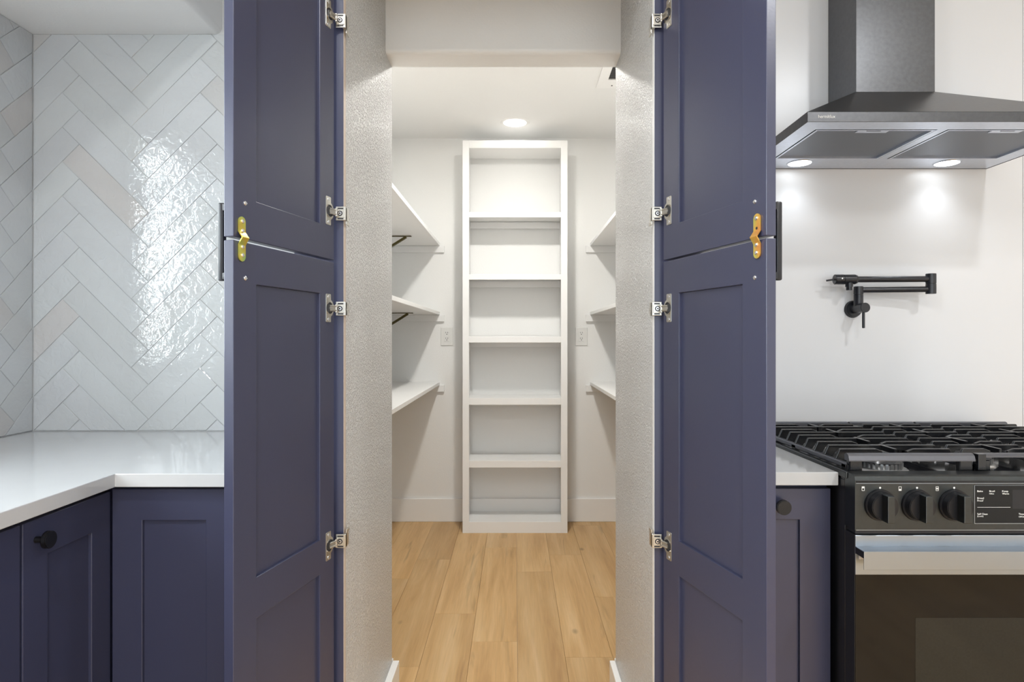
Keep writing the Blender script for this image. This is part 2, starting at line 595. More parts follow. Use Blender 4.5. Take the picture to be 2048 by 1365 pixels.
bm = bmesh.new(); add_prism(bm, bullnose(WL, -0.50, YF, YB, 0.012, -1), 'z', 0, KCEIL)
struct('wall_passage_left', bm, M_texw, smooth=True)
bm = bmesh.new(); add_prism(bm, bullnose(WR, 0.42, YF, YB, 0.012, 1), 'z', 0, KCEIL)
struct('wall_passage_right', bm, M_texw, smooth=True)
# header above the passage's far end, bullnosed bottom edges
HY0, HY1, HZ = 1.925, YB, 2.078
pts = []
r = 0.016
for i in range(7):
    a = i / 6 * PI / 2
    pts.append((HY0 + r - r * math.cos(a), HZ + r - r * math.sin(a)))
for i in range(7):
    a = i / 6 * PI / 2
    pts.append((HY1 - r + r * math.sin(a), HZ + r - r * math.cos(a)))
pts += [(HY1, CEIL), (HY0, CEIL)]
bm = bmesh.new(); add_prism(bm, pts, 'x', WL - 0.005, WR + 0.005)
struct('wall_header', bm, M_white, smooth=True)
box_struct('ceiling_passage', (WL, WR, 1.44, HY0, 2.40, 2.50), M_ceil)
box_struct('wall_above_doors', (-0.50, 0.42, 1.43, YF - 0.001, 2.16, KCEIL), M_white)

# kitchen walls
wk = box_struct('wall_kitchen_back', (XL - 0.1, -0.50, YK + 0.0028, YB, 0, KCEIL + 0.1), M_grout)
wr_ = box_struct('wall_range', (0.42, 2.95, YK + 0.006, YB, 0, KCEIL + 0.1), M_white)
box_part('stone_panel', (0.42, 1.587, YK, YK + 0.006, 0.9, KCEIL), M_slab, wr_)
box_part('stone_panel', (1.5885, 2.9, YK, YK + 0.006, 0.9, KCEIL), M_slab, wr_)
WY0, WY1, WZ0, WZ1 = 0.15, 1.40, 1.08, 2.06
bm = bmesh.new()
t = bmesh.new(); t.free()
T = Matrix.Rotation(PI / 2, 4, 'Z')     # grid frame x -> y
add_grid_frame(bm, [-2.7, WY0, WY1, YB], [0, WZ0, WZ1, KCEIL + 0.1], [(1, 1)], 1.5098, 1.61, M=T)
wkl = struct('wall_kitchen_left', bm, M_grout)
box_struct('wall_kitchen_right', (2.85, 2.95, -2.7, YK, 0, KCEIL + 0.1), M_white)
bm = bmesh.new()
add_grid_frame(bm, [-1.6, -1.25, 1.95, 2.95], [0, 0.15, 2.3, KCEIL + 0.1], [(1, 1)], -2.75, -2.65)
struct('wall_kitchen_rear', bm, M_white)
box_struct('ceiling_kitchen', (-1.6, 2.95, -2.7, YK, KCEIL, KCEIL + 0.1), M_ceil)
# unseen glass-door frame in the rear wall, behind the added fill light
w2 = box_struct('door_1', (-1.25, -1.19, -2.73, -2.67, 0.15, 2.3), M_winfr)
for d in ((1.89, 1.95, -2.73, -2.67, 0.15, 2.3), (0.32, 0.38, -2.73, -2.67, 0.15, 2.3),
          (-1.19, 1.89, -2.73, -2.67, 0.15, 0.21), (-1.19, 1.89, -2.73, -2.67, 2.24, 2.3)):
    box_part('frame', d, M_winfr, w2)
# sink window in the left wall (out of view, seen as a reflection in the tile)
w1 = box_struct('window_1', (-1.60, -1.525, WY0, WY0 + 0.04, WZ0, WZ1), M_winfr)
for d in ((-1.60, -1.52, WY1 - 0.04, WY1, WZ0, WZ1), (-1.60, -1.52, WY0 + 0.04, WY1 - 0.04, WZ0, WZ0 + 0.04),
          (-1.60, -1.52, WY0 + 0.04, WY1 - 0.04, WZ1 - 0.04, WZ1), (-1.585, -1.535, 0.755, 0.795, WZ0 + 0.04, WZ1 - 0.04)):
    box_part('window_frame', d, M_winfr, w1)
box_part('window_pane', (-1.562, -1.558, WY0 + 0.04, WY1 - 0.04, WZ0 + 0.04, WZ1 - 0.04), M_pane, w1)

# garden shrub outside the sink window (seen only as the mottled reflection in the glazed tile)
tr = thing('garden_tree', 'leafy tree outside the kitchen sink window', 'tree', (-2.55, 0.35, 0.0))
M_leaf = mat('tree leaf', (0.030, 0.070, 0.022), 0.5, var=(9, .3))
M_bark = mat('tree bark', (0.08, 0.055, 0.035), 0.8, bump=(40, 0.004, 3))
bm = bmesh.new()
add_cyl(bm, (-2.55, 0.35, 0.0), (-2.50, 0.40, 1.5), 0.06, 0.04, seg=12)
for k in range(9):
    a = k * 2.4
    add_cyl(bm, (-2.50, 0.40, 0.8 + k * 0.09), (-2.50 + 0.3 * math.cos(a), 0.40 + 1.1 * math.sin(a), 1.35 + k * 0.13), 0.022, 0.006, seg=8)
obj('trunk', bm, M_bark, tr, smooth=True)
bm = bmesh.new()
r3 = random.Random(11)
for cl in range(34):
    cy = r3.uniform(-1.5, 1.9); cz = r3.uniform(0.9, 2.9); cx = -2.5 + r3.uniform(-0.25, 0.25); cr_ = r3.uniform(0.10, 0.22)
    for k in range(34):
        p = Vector((cx + r3.gauss(0, cr_), cy + r3.gauss(0, cr_), cz + r3.gauss(0, cr_)))
        q = Matrix.Rotation(r3.uniform(0, 6.28), 3, 'X') @ Matrix.Rotation(r3.uniform(-1, 1), 3, 'Z')
        l_ = r3.uniform(0.05, 0.085); w_ = l_ * 0.42
        vs = [bm.verts.new(p + q @ Vector(c)) for c in ((0, -l_, 0), (0.004, 0, -w_), (0, l_, 0), (0.004, 0, w_))]
        bm.faces.new(vs)
lf = obj('foliage', bm, M_leaf, tr)
lf['kind'] = 'stuff'

# soffit over the tiled corner
SZ = 2.152
bm = bmesh.new()
r = 0.02
pts = [(XL - 0.008, SZ)]
for i in range(7):
    a = i / 6 * PI / 2
    pts.append((-0.918 - r + r * math.sin(a), SZ + r - r * math.cos(a)))
pts += [(-0.918, KCEIL), (XL - 0.008, KCEIL)]
add_prism(bm, pts, 'y', -0.3, YK + 0.008)
struct('ceiling_soffit', bm, M_ceil, smooth=True)

# ------------------------------------------------------------------ herringbone tiles
TW = 0.0762
A2 = Vector((1, 1)) / math.sqrt(2); B2 = Vector((-1, 1)) / math.sqrt(2)
V0 = Vector((-1.2005, 1.9697))
C0 = V0 - TW * B2


def clip(poly, x0, x1, z0, z1):
    for (ax, lim, sgn) in ((0, x0, 1), (0, x1, -1), (1, z0, 1), (1, z1, -1)):
        out = []
        for i in range(len(poly)):
            p = poly[i]; q = poly[(i + 1) % len(poly)]
            dp = sgn * (p[ax] - lim); dq = sgn * (q[ax] - lim)
            if dp >= 0: out.append(p)
            if (dp >= 0) != (dq >= 0):
                tt = dp / (dp - dq)
                out.append((p[0] + tt * (q[0] - p[0]), p[1] + tt * (q[1] - p[1])))
        poly = out
        if len(poly) < 3: return []
    # drop duplicates
    res = []
    for p in poly:
        if not res or (abs(p[0] - res[-1][0]) + abs(p[1] - res[-1][1])) > 1e-5: res.append(p)
    if len(res) > 2 and (abs(res[0][0] - res[-1][0]) + abs(res[0][1] - res[-1][1])) < 1e-5: res.pop()
    return res


def area(p):
    return 0.5 * abs(sum(p[i][0] * p[(i + 1) % len(p)][1] - p[(i + 1) % len(p)][0] * p[i][1] for i in range(len(p))))


def tile_obj(poly, plane, parent, rng):
    """poly in (s, z) where s is the unfolded horizontal coordinate; s<XL lies on the left wall"""
    cx = sum(p[0] for p in poly) / len(poly); cz = sum(p[1] for p in poly) / len(poly)
    tx = rng.uniform(-0.006, 0.006); tz = rng.uniform(-0.006, 0.006); off = rng.uniform(0, 0.0006)
    bm = bmesh.new()
    rings = []
    for (ins, dep) in ((0, 0.0030), (0, 0.0010), (0.0012, 0.0)):
        ring = []
        for p in poly:
            dx = cx - p[0]; dz = cz - p[1]; l = math.hypot(dx, dz) or 1
            x = p[0] + dx / l * ins * 1.4; z = p[1] + dz / l * ins * 1.4
            d = dep + (off + (x - cx) * tx + (z - cz) * tz + 0.0008 - 0.0006 if dep < 0.0025 else 0)
            if plane == 'back':
                ring.append(bm.verts.new((x, YK + max(d, 0) - 0.0, z)))
            else:
                ring.append(bm.verts.new((XL - max(d, 0), YK - (XL - x), z)))
        rings.append(ring)
    n = len(poly)
    for a, b_ in ((0, 1), (1, 2)):
        for i in range(n):
            bm.faces.new((rings[a][i], rings[a][(i + 1) % n], rings[b_][(i + 1) % n], rings[b_][i]))
    bm.faces.new(rings[2]); bm.faces.new(rings[0])
    org = (cx, YK, cz) if plane == 'back' else (XL, YK - (XL - cx), cz)
    return obj('tile', bm, M_tile, parent, origin=org)


rng = random.Random(3)
g = 0.0007
regs = [('back', wk, XL + 0.001, -0.502, CT + 0.002, SZ - 0.001),
        ('left', wkl, XL - (YK - WY1), XL - 0.001, CT + 0.002, SZ - 0.001),
        ('left', wkl, XL - (YK - 0.62), XL - (YK - WY1), CT + 0.002, WZ0)]
for (plane, par, x0, x1, z0, z1) in regs:
    for i in range(-24, 24):
        for j in range(-24, 24):
            quads = []
            if (i - j) % 8 == 0: quads.append((i, j, 4, 1))
            if (j - i) % 8 == 1: quads.append((i, j, 1, 4))
            for (a, b_, la, lb) in quads:
                cs = [(a * TW + g, b_ * TW + g), ((a + la) * TW - g, b_ * TW + g),
                      ((a + la) * TW - g, (b_ + lb) * TW - g), (a * TW + g, (b_ + lb) * TW - g)]
                poly = [tuple(C0 + c[0] * A2 + c[1] * B2) for c in cs]
                poly = clip(poly, x0, x1, z0, z1)
                if len(poly) >= 3 and area(poly) > 1e-4:
                    tile_obj(poly, plane, par, rng)

# ------------------------------------------------------------------ baseboards
BB = 0.151


def baseboard(name, d):
    bm = bmesh.new(); add_box(bm, *d, bev=0.0025)
    return struct(name, bm, M_trimw)


baseboard('baseboard_back', (-PX, PX, YP - 0.016, YP, 0, BB))
baseboard('baseboard_left', (-PX, -PX + 0.016, YB + 0.016, YP - 0.016, 0, BB))
baseboard('baseboard_right', (PX - 0.016, PX, YB + 0.016, YP - 0.016, 0, BB))
baseboard('baseboard_passage_left', (WL, -0.3765, YF, YB, 0, BB))
baseboard('baseboard_passage_right', (0.3075, WR, YF, YB, 0, BB))
baseboard('baseboard_front_left', (-PX, WL, YB, YB + 0.016, 0, BB))
baseboard('baseboard_front_right', (WR, PX, YB, YB + 0.016, 0, BB))

# ------------------------------------------------------------------ face frame stiles round the pantry opening
YS = 1.450
t1 = box_struct('trim_1', (-0.500, -0.398, YS, YF - 0.001, 0.10, 2.16), M_blue, bev=0.0008)
box_part('raw_edge', (-0.398, -0.3972, YS + 0.001, YF - 0.001, 0.10, 2.16), M_plybed, t1)
t2 = box_struct('trim_2', (0.3235, 0.420, YS, YF - 0.001, 0.10, 2.16), M_blue, bev=0.0008)
box_part('raw_edge', (0.3227, 0.3235, YS + 0.001, YF - 0.001, 0.10, 2.16), M_trimw, t2)
# finished side panels of the tall pantry front
box_struct('trim_3', (-0.512, -0.500, YS, YK - 0.001, CT + 0.001, 2.16), M_blue)
box_struct('trim_4', (0.420, 0.432, YS, YK - 0.001, CT + 0.001, 2.16), M_blue)


# ================================================================== PANTRY DOORS
def screw_head(bm, c, n, r, h=0.0018):
    """domed screw head with a cross slot cut as a small dark cross"""
    c = Vector(c); n = Vector(n).normalized()
    add_cyl(bm, c, c + n * h * 0.5, r, r * 0.96, seg=16)
    add_cyl(bm, c + n * h * 0.5, c + n * h, r * 0.96, r * 0.6, seg=16)


def pantry_door(side, H, slope, w, z_gap_lo, z_gap_hi, near_st, far_st, label, M_zinc, st_in, screws, bx, cupz):
    """side -1 left, +1 right. local frame: u from the hinge edge to the free edge, v out of the door's back face"""
    L_ = math.hypot(slope, 1)
    d = Vector((side * slope / L_, -1 / L_, 0))
    n = Vector((side * 1 / L_, slope / L_, 0))          # towards the door's front side
    root = thing('pantry_door', label, 'cabinet door', (H[0], H[1], 0.10), 'pair of navy pantry doors')
    # transform: local (u, v, z) with v = depth into the door from the back face
    T = Matrix(((d.x, n.x, 0, H[0]), (d.y, n.y, 0, H[1]), (0, 0, 1, 0), (0, 0, 0, 1)))
    TH = 0.0195
    R = 0.0065

    def leaf(name, z0, z1, rails):
        zs = [z0]; holes = []
        for (a, b_) in rails:
            zs += [a, b_]
        zs.append(z1)
        for k in range(len(rails)):
            holes.append((1, 1 + 2 * k))
        xs = [0, far_st, w - near_st, w]
        bm = bmesh.new()
        add_grid_frame(bm, xs, zs, holes, 0, TH, M=T)
        o = obj(name, bm, M_blue, root, bevel=0.0012)
        for (a, b_) in rails:
            bm = bmesh.new()
            add_box(bm, far_st + 0.0002, w - near_st - 0.0002, R, TH - R, a + 0.0002, b_ - 0.0002, M=T)
            obj('panel', bm, M_blue, o)
        return o
    leaf('lower_leaf', 0.115, z_gap_lo, [(0.180, 0.6805), (0.757, 1.2992)])
    leaf('upper_leaf', z_gap_hi, 2.13, [(1.4530, 2.055)])
    # --- hinges
    for (zc, kind) in cupz:
        bm = bmesh.new()
        # tabbed flange, outline in (u, z)
        pts = []
        for (u, z) in ((0.037, -0.0300), (0.0355, -0.0318), (0.0175, -0.0318), (0.016, -0.0300), (0.016, -0.019),
                       (0.010, -0.0150), (0.0050, -0.008), (0.0038, 0.0), (0.0050, 0.008), (0.010, 0.0150), (0.016, 0.019),
                       (0.016, 0.0300), (0.0175, 0.0318), (0.0355, 0.0318), (0.037, 0.0300)):
            pts.append((u, zc + z))
        t = bmesh.new()
        add_prism(t, pts, 'y', -0.0016, 0.0)
        merge(bm, t, T)
        h = obj('hinge', bm, M_nickel, root, bevel=0.0004)
        bm = bmesh.new()
        add_cyl(bm, T @ Vector((0.0225, -0.0019, zc)), T @ Vector((0.0225, -0.0015, zc)), 0.0135, seg=28)
        obj('cup_recess', bm, M_dark, h)
        bm = bmesh.new()   # cup rim
        for k in range(14):
            a = math.radians(-140 + k * 20); b_ = math.radians(-140 + (k + 1) * 20)
            add_cyl(bm, T @ Vector((0.0225 - 0.0140 * math.cos(a), -0.0022, zc + 0.0140 * math.sin(a))),
                    T @ Vector((0.0225 - 0.0140 * math.cos(b_), -0.0022, zc + 0.0140 * math.sin(b_))), 0.0010, seg=8)
        obj('cup_rim', bm, M_nickel, h, smooth=True)
        # neck from the cup to the plate
        p0 = T @ Vector((0.026, -0.003, zc)); p1 = T @ Vector((0.004, -0.0075, zc))
        pf = Vector((st_in + side * 0.0125, 1.4345, zc))
        bm = bmesh.new()
        for dz in (-0.0048, 0.0048):
            z_ = Vector((0, 0, dz))
            add_cyl(bm, p0 + z_, p1 + z_, 0.0026, seg=10)
            add_cyl(bm, p1 + z_, pf + z_, 0.0024, seg=10)
        add_cyl(bm, p1 + Vector((0, 0, -0.009)), p1 + Vector((0, 0, 0.009)), 0.0030, seg=14, bev=0.0006)
        xa = (p1.x + pf.x) / 2
        for (q0, q1) in ((p0, p1), (p1, pf)):
            dd = (q1 - q0); ln = dd.length
            ang = math.atan2(dd.y, dd.x)
            MM = Matrix.Translation((q0 + q1) / 2) @ Matrix.Rotation(ang, 4, 'Z')
            add_box(bm, -ln / 2, ln / 2, -0.0014, 0.0014, -0.006, 0.006, bev=0.0005, M=MM)
        obj('hinge_arm', bm, M_nickel, h, smooth=True)
        # plate on the face frame
        bm = bmesh.new()
        xo = st_in + side * 0.0145; xi = st_in - side * 0.0085
        a, b_ = min(xo, xi), max(xo, xi)
        add_box(bm, a, b_, 1.4365, 1.4400, zc - 0.0160, zc + 0.0160, bev=0.0012)
        add_box(bm, a + 0.002, b_ - 0.002, 1.4350, 1.4370, zc - 0.0095, zc + 0.0085, bev=0.0008)
        a2, b2 = min(xi, xi + side * 0.0022), max(xi, xi + side * 0.0022)
        add_box(bm, a2, b2, 1.4380, 1.4650, zc - 0.0150, zc + 0.0150, bev=0.0006)      # side lip
        tz = zc - 0.020 if zc > 1.3 else (zc + 0.020 if zc < 1.0 else zc)
        add_box(bm, a2 - 0.0005, b2 + 0.0005, 1.446, 1.470, tz - 0.004, tz + 0.004, bev=0.0008)   # screw tab
        add_box(bm, min(st_in, xi), max(st_in, xi), 1.4400, 1.4480, zc - 0.015, zc + 0.015, bev=0.0006)
        pl = obj('frame_plate', bm, M_nickel, h, bevel=0)
        bm = bmesh.new()
        cx = (xo + xi) / 2
        for dz in (-0.0120, 0.0115):
            add_box(bm, cx - 0.0065, cx + 0.0065, 1.4359, 1.4366, zc + dz - 0.0016, zc + dz + 0.0016, bev=0.0003)
        add_cyl(bm, (cx + side * 0.001, 1.4332, zc), (cx + side * 0.001, 1.4329, zc), 0.0020, seg=10)
        add_cyl(bm, (cx + side * 0.001, 1.4352, zc), (cx + side * 0.001, 1.4347, zc), 0.0062, seg=20)
        obj('slot', bm, M_dark, h)
        bm = bmesh.new()
        add_cyl(bm, (cx + side * 0.001, 1.4352, zc), (cx + side * 0.001, 1.4334, zc), 0.0045, 0.0038, seg=20)
        for dz in (-0.0255, 0.0255):
            p = T @ Vector((0.0268, -0.0016, zc + dz))
            screw_head(bm, p, -n, 0.0042, 0.0010)
        obj('screw', bm, M_screw, h, smooth=True)
    # --- handle on the front face, spanning both leaves
    uh = w - 0.031
    bm = bmesh.new()
    v0 = TH + 0.0002
    for z in (1.3125, 1.4375):
        add_box(bm, uh - 0.005, uh + 0.005, v0, TH + 0.028, z - 0.0065, z + 0.0065, bev=0.0015, M=T)
    t = bmesh.new()
    add_box(t, uh - 0.0055, uh + 0.0055, TH + 0.022, TH + 0.034, 1.3040, 1.4460, bev=0.003)
    merge(bm, t, T)
    obj('pull_handle', bm, M_mblack, root, smooth=True)
    for z in screws:
        bm = bmesh.new()
        screw_head(bm, T @ Vector((uh, 0, z)), -n, 0.0042, 0.0026)
        add_box(bm, uh - 0.0030, uh + 0.0030, -0.0032, -0.0026, z - 0.0005, z + 0.0005, M=T)
        obj('handle_screw', bm, M_screw, root, smooth=True)
    # --- plated connector strap joining the two leaves
    prof = [(-0.0006, bx[1]), (-0.0006, 1.3665), (-0.0050, 1.3740), (-0.0085, 1.3790), (-0.0050, 1.3835), (-0.0006, 1.3900), (-0.0006, bx[2])]
    hw = 0.0093
    nz = 0
    rows = []
    z = bx[1]
    zs = []
    N_ = 60
    for i in range(N_ + 1):
        zs.append(bx[1] + (bx[2] - bx[1]) * i / N_)
    t = bmesh.new()

    def vv(z):
        for i in range(len(prof) - 1):
            if prof[i][1] <= z <= prof[i + 1][1] + 1e-9:
                k = (z - prof[i][1]) / (prof[i + 1][1] - prof[i][1]); return prof[i][0] + k * (prof[i + 1][0] - prof[i][0])
        return -0.0006
    for z in zs:
        e = min(z - bx[1], bx[2] - z)
        hwz = math.sqrt(max(hw * hw - (hw - e) ** 2, 1e-8)) if e < hw else hw
        if e < 1e-9: hwz = 0.0012
        v = vv(z)
        rows.append([t.verts.new((bx[0] + sx * hwz, v + dv, z)) for (sx, dv) in ((-1, 0), (1, 0), (1, -0.0022), (-1, -0.0022))])
    for a, b_ in zip(rows[:-1], rows[1:]):
        for i in range(4):
            t.faces.new((a[i], a[(i + 1) % 4], b_[(i + 1) % 4], b_[i]))
    t.faces.new(rows[0]); t.faces.new(rows[-1][::-1])
    bm = bmesh.new(); merge(bm, t, T)
    br = obj('connector_strap', bm, M_zinc, root, smooth=True)
    for i, z in enumerate(bx[3]):
        if z < 0:
            bm = bmesh.new()
            add_cyl(bm, T @ Vector((bx[0], -0.0026, -z)), T @ Vector((bx[0], -0.0031, -z)), 0.0026, seg=14)
            obj('empty_hole', bm, M_dark, br)
        else:
            bm = bmesh.new()
            screw_head(bm, T @ Vector((bx[0], -0.0028, z)), -n, 0.0040, 0.0028)
            obj('screw', bm, M_screw, br, smooth=True)
    # latch blade behind the gap
    return root


pantry_door(-1, (-0.414, 1.430), 0.237, 0.344, 1.3730, 1.3790, 0.064, 0.060,
            'left open navy shaker pantry door, split in two leaves joined by a yellow-green strap', M_zincL,
            -0.398, (1.4430, 1.3080), (0.3240, 1.3370, 1.4170, (1.4085, 1.3915, 1.3630, 1.3480)),
            ((1.931, 0), (1.487, 0), (1.268, 0), (0.733, 0)))
pantry_door(1, (0.3398, 1.430), 0.276, 0.3603, 1.3740, 1.3785, 0.068, 0.068,
            'right open navy shaker pantry door, split in two leaves joined by an orange strap', M_zincR,
            0.3235, (1.4430, 1.3080), (0.3374, 1.3410, 1.4205, (1.4120, -1.3945, 1.3650, 1.3510)),
            ((1.931, 0), (1.487, 0), (1.268, 0), (0.733, 0)))


# ================================================================== PANTRY CONTENTS
# open tall shelf unit
U0, U1, UY = -0.323, 0.323, 3.846
ub = YP - 0.001
su = thing('shelf_unit', 'tall narrow white open shelf unit against the pantry back wall', 'shelf unit', (0, 3.97, 0))
UT = 2.419
for (a, b_) in ((U0, U0 + 0.040), (U1 - 0.040, U1)):
    box_part('stile', (a, b_, UY, UY + 0.019, 0.0, UT), M_shelf, su, bev=0.0008)
for (a, b_) in ((U0 + 0.012, U0 + 0.031), (U1 - 0.031, U1 - 0.012)):
    bm = bmesh.new(); add_box(bm, a, b_, UY + 0.019, YP - 0.017, 0.0, UT - 0.004)
    obj('side_panel', bm, M_shelf, su)
rails = [(2.372, UT), (1.9446, 1.978), (1.561, 1.595), (1.173, 1.211), (0.790, 0.831), (0.403, 0.446), (0.0, 0.069)]
for i, (a, b_) in enumerate(rails):
    box_part('rail', (U0 + 0.040, U1 - 0.040, UY, UY + 0.019, a, b_), M_shelf, su, bev=0.0012)
    zt = b_ if i else a + 0.019
    o = box_part('shelf', (U0 + 0.031, U1 - 0.031, UY + 0.019, YP - 0.017, zt - 0.019, zt - 0.001), M_shelf, su, bev=0.0006)
for a in (1.9446, 1.561, 1.173, 0.790):
    box_part('cleat', (U0 + 0.031, U1 - 0.031, YP - 0.034, YP - 0.017, a - 0.030, a + 0.010), M_shelf, su, bev=0.001)


def wall_shelf(side, zb, label, depth_x, bracket_z=None, cleat=True):
    x_w = side * PX; x_f = side * 0.4925
    root = thing('wall_shelf', label, 'shelf', (x_w * 0.8, 3.0, zb), 'white shelves on the pantry side walls')
    a, b_ = min(x_w, x_f), max(x_w, x_f)
    box_part('board', (a, b_, YB + 0.02, YP - 0.0005, zb, zb + 0.020), M_shelf, root, bev=0.0012)
    c0, c1 = sorted((x_w, side * 0.4635))
    box_part('cleat', (c0, c1, YP - 0.018, YP - 0.0002, zb - 0.044, zb - 0.0005), M_shelf, root, bev=0.001)
    c0, c1 = sorted((x_w, x_w - side * 0.018))
    box_part('cleat', (c0, c1, YB + 0.05, YP - 0.018, zb - 0.044, zb - 0.0005), M_shelf, root, bev=0.001)
    if bracket_z:
        yb = bracket_z
        xt = side * 0.612
        xw2 = x_w - side * 0.0185
        bm = bmesh.new()
        a, b_ = sorted((xw2, xt))
        add_box(bm, a, b_, yb - 0.012, yb + 0.012, zb - 0.0045, zb - 0.0006, bev=0.0008)
        a, b_ = sorted((xw2, xw2 - side * 0.004))
        add_box(bm, a, b_, yb - 0.012, yb + 0.012, zb - 0.180, zb - 0.0045, bev=0.0008)
        # diagonal strut
        p0 = Vector((xt - side * -0.030, 0, zb - 0.006)); p1 = Vector((xw2 - side * 0.004, 0, zb - 0.135))
        dv = p1 - p0; ln = dv.length; ang = math.atan2(dv.z, dv.x)
        MM = Matrix.Translation(((p0.x + p1.x) / 2, yb, (p0.z + p1.z) / 2)) @ Matrix.Rotation(-ang, 4, 'Y')
        add_box(bm, -ln / 2, ln / 2, -0.010, 0.010, -0.0065, 0.0065, bev=0.0008, M=MM)
        obj('bracket', bm, M_brassb, root)
    return root


wall_shelf(-1, 1.8045, 'upper left pantry shelf, the one high above eye level with a dark brass bracket', 0, 3.69)
wall_shelf(-1, 1.353, 'middle left pantry shelf above the left outlet, with a dark brass bracket', 0, 3.75)
wall_shelf(-1, 0.894, 'lowest left pantry shelf, below the left outlet, its top face visible', 0)
wall_shelf(1, 1.8045, 'upper right pantry shelf, under the ceiling vent', 0)
wall_shelf(1, 1.353, 'middle right pantry shelf above the right outlet', 0)
wall_shelf(1, 0.894, 'lowest right pantry shelf, below the right outlet', 0)


def outlet(cx, label):
    zc = 1.2118
    root = thing('wall_outlet', label, 'outlet', (cx, YP, zc - 0.059), 'white pantry outlets')
    box_part('cover_plate', (cx - 0.0395, cx + 0.0395, YP - 0.006, YP, zc - 0.059, zc + 0.059), M_plastic, root, bev=0.002)
    rc = box_part('receptacle', (cx - 0.0170, cx + 0.0170, YP - 0.0085, YP - 0.005, zc - 0.034, zc + 0.034), M_plastic, root, bev=0.0012)
    bm = bmesh.new()
    for s in (-1, 1):
        z = zc + s * 0.0185 + 0.003
        for dx in (-0.0062, 0.0062):
            add_box(bm, cx + dx - 0.0012, cx + dx + 0.0012, YP - 0.0088, YP - 0.0084, z - 0.0005, z + 0.0085)
        add_cyl(bm, (cx, YP - 0.0084, z - 0.0075), (cx, YP - 0.0089, z - 0.0075), 0.0030, seg=12)
    obj('slots', bm, M_dark, rc)
    return root


outlet(-0.4460, 'white wall outlet left of the tall shelf unit')
outlet(0.4345, 'white wall outlet right of the tall shelf unit')


def downlight(x, y, z, label, group=None):
    root = thing('recessed_light', label, 'ceiling light', (x, y, z - 0.004), group)
    bm = bmesh.new()
    add_cyl(bm, (x, y, z - 0.0045), (x, y, z), 0.078, 0.088, seg=48)
    obj('trim_ring', bm, M_trimw, root, smooth=True)
    bm = bmesh.new()
    add_cyl(bm, (x, y, z - 0.0062), (x, y, z - 0.0046), 0.067, 0.070, seg=48)
    obj('lens', bm, M_lens, root, smooth=True)
    return root


downlight(*PANTRY_LAMPS[0], CEIL, 'round white recessed light in the pantry ceiling above the shelf unit')
downlight(*PANTRY_LAMPS[1], CEIL, 'round white recessed light in the pantry ceiling, hidden behind the header')
for (x, y), where in zip(KITCHEN_LAMPS, ('in front of the range hood', 'over the left countertop run', 'in the middle of the kitchen',
                                          'near the rear wall, right side', 'in front of the tiled corner')):
    downlight(x, y, KCEIL, 'round white recessed kitchen ceiling light ' + where, 'kitchen recessed lights')

# ceiling vent
vz = CEIL
vt = thing('ceiling_vent', 'white ceiling air vent with dark slats, upper right of the pantry', 'vent', (0.60, 3.10, vz - 0.008))
bm = bmesh.new()
VX0, VX1, VY0, VY1 = 0.4225, 0.80, 2.86, 3.262
add_grid_frame(bm, [VX0, VX0 + 0.048, VX1 - 0.048, VX1], [VY0, VY0 + 0.06, 3.155, VY1], [(1, 1)], vz - 0.006, vz, M=MT)
obj('frame', bm, M_trimw, vt, bevel=0.0008)
box_part('duct', (VX0 + 0.049, VX1 - 0.049, VY0 + 0.061, 3.154, vz - 0.0008, vz - 0.0002), M_dark, vt)
y = VY0 + 0.066
M_slat = mat('vent slat grey', (0.22, 0.22, 0.215), 0.4, var=(30, .05))
while y < 3.150:
    bm = bmesh.new()
    MM = Matrix.Translation((0, y, vz - 0.0035)) @ Matrix.Rotation(math.radians(38), 4, 'X')
    add_box(bm, VX0 + 0.049, VX1 - 0.049, -0.0028, 0.0028, -0.0005, 0.0005, M=MM)
    obj('slat', bm, M_slat, vt)
    y += 0.0115
bm = bmesh.new()
add_cyl(bm, (0.50, 3.225, vz - 0.0062), (0.50, 3.225, vz - 0.0078), 0.004, seg=12)
obj('screw', bm, M_dark, vt)


# ================================================================== KITCHEN BASE CABINETS
def shaker(name, parent, axis, plane, a0, a1, z0, z1, st, rail, th=0.020, rec=0.0075, rail_bot=None):
    """door whose face lies at 'plane'; axis 'y': spans X a0..a1 facing -Y ; axis 'x': spans Y a0..a1 facing +X"""
    rb = rail_bot or rail
    if axis == 'y':
        M = Matrix.Identity(4); ya, yb = plane, plane + th
    else:
        # local x -> world Y, local y -> world -X
        M = Matrix(((0, -1, 0, 0), (1, 0, 0, 0), (0, 0, 1, 0), (0, 0, 0, 1)))
        ya, yb = -plane, -plane + th
    bm = bmesh.new()
    add_grid_frame(bm, [a0, a0 + st, a1 - st, a1], [z0, z0 + rb, z1 - rail, z1], [(1, 1)], ya, yb, M=M)
    o = obj(name, bm, M_blue, parent, bevel=0.0014)
    bm = bmesh.new()
    add_box(bm, a0 + st + 0.0002, a1 - st - 0.0002, ya + rec, ya + rec + 0.008, z0 + rb + 0.0002, z1 - rail - 0.0002, M=M)
    obj('panel', bm, M_blue, o)
    return o


def knob(parent, p, n, r=0.0160):
    p = Vector(p); n = Vector(n)
    bm = bmesh.new()
    add_cyl(bm, p, p + n * 0.018, 0.0060, 0.0055, seg=20)
    add_cyl(bm, p + n * 0.016, p + n * 0.0195, 0.009, r, seg=36)
    add_cyl(bm, p + n * 0.0195, p + n * 0.0285, r, r, seg=36, bev=0.0014)
    return obj('knob', bm, M_knob, parent, smooth=True)


CH = 0.8795   # cabinet top
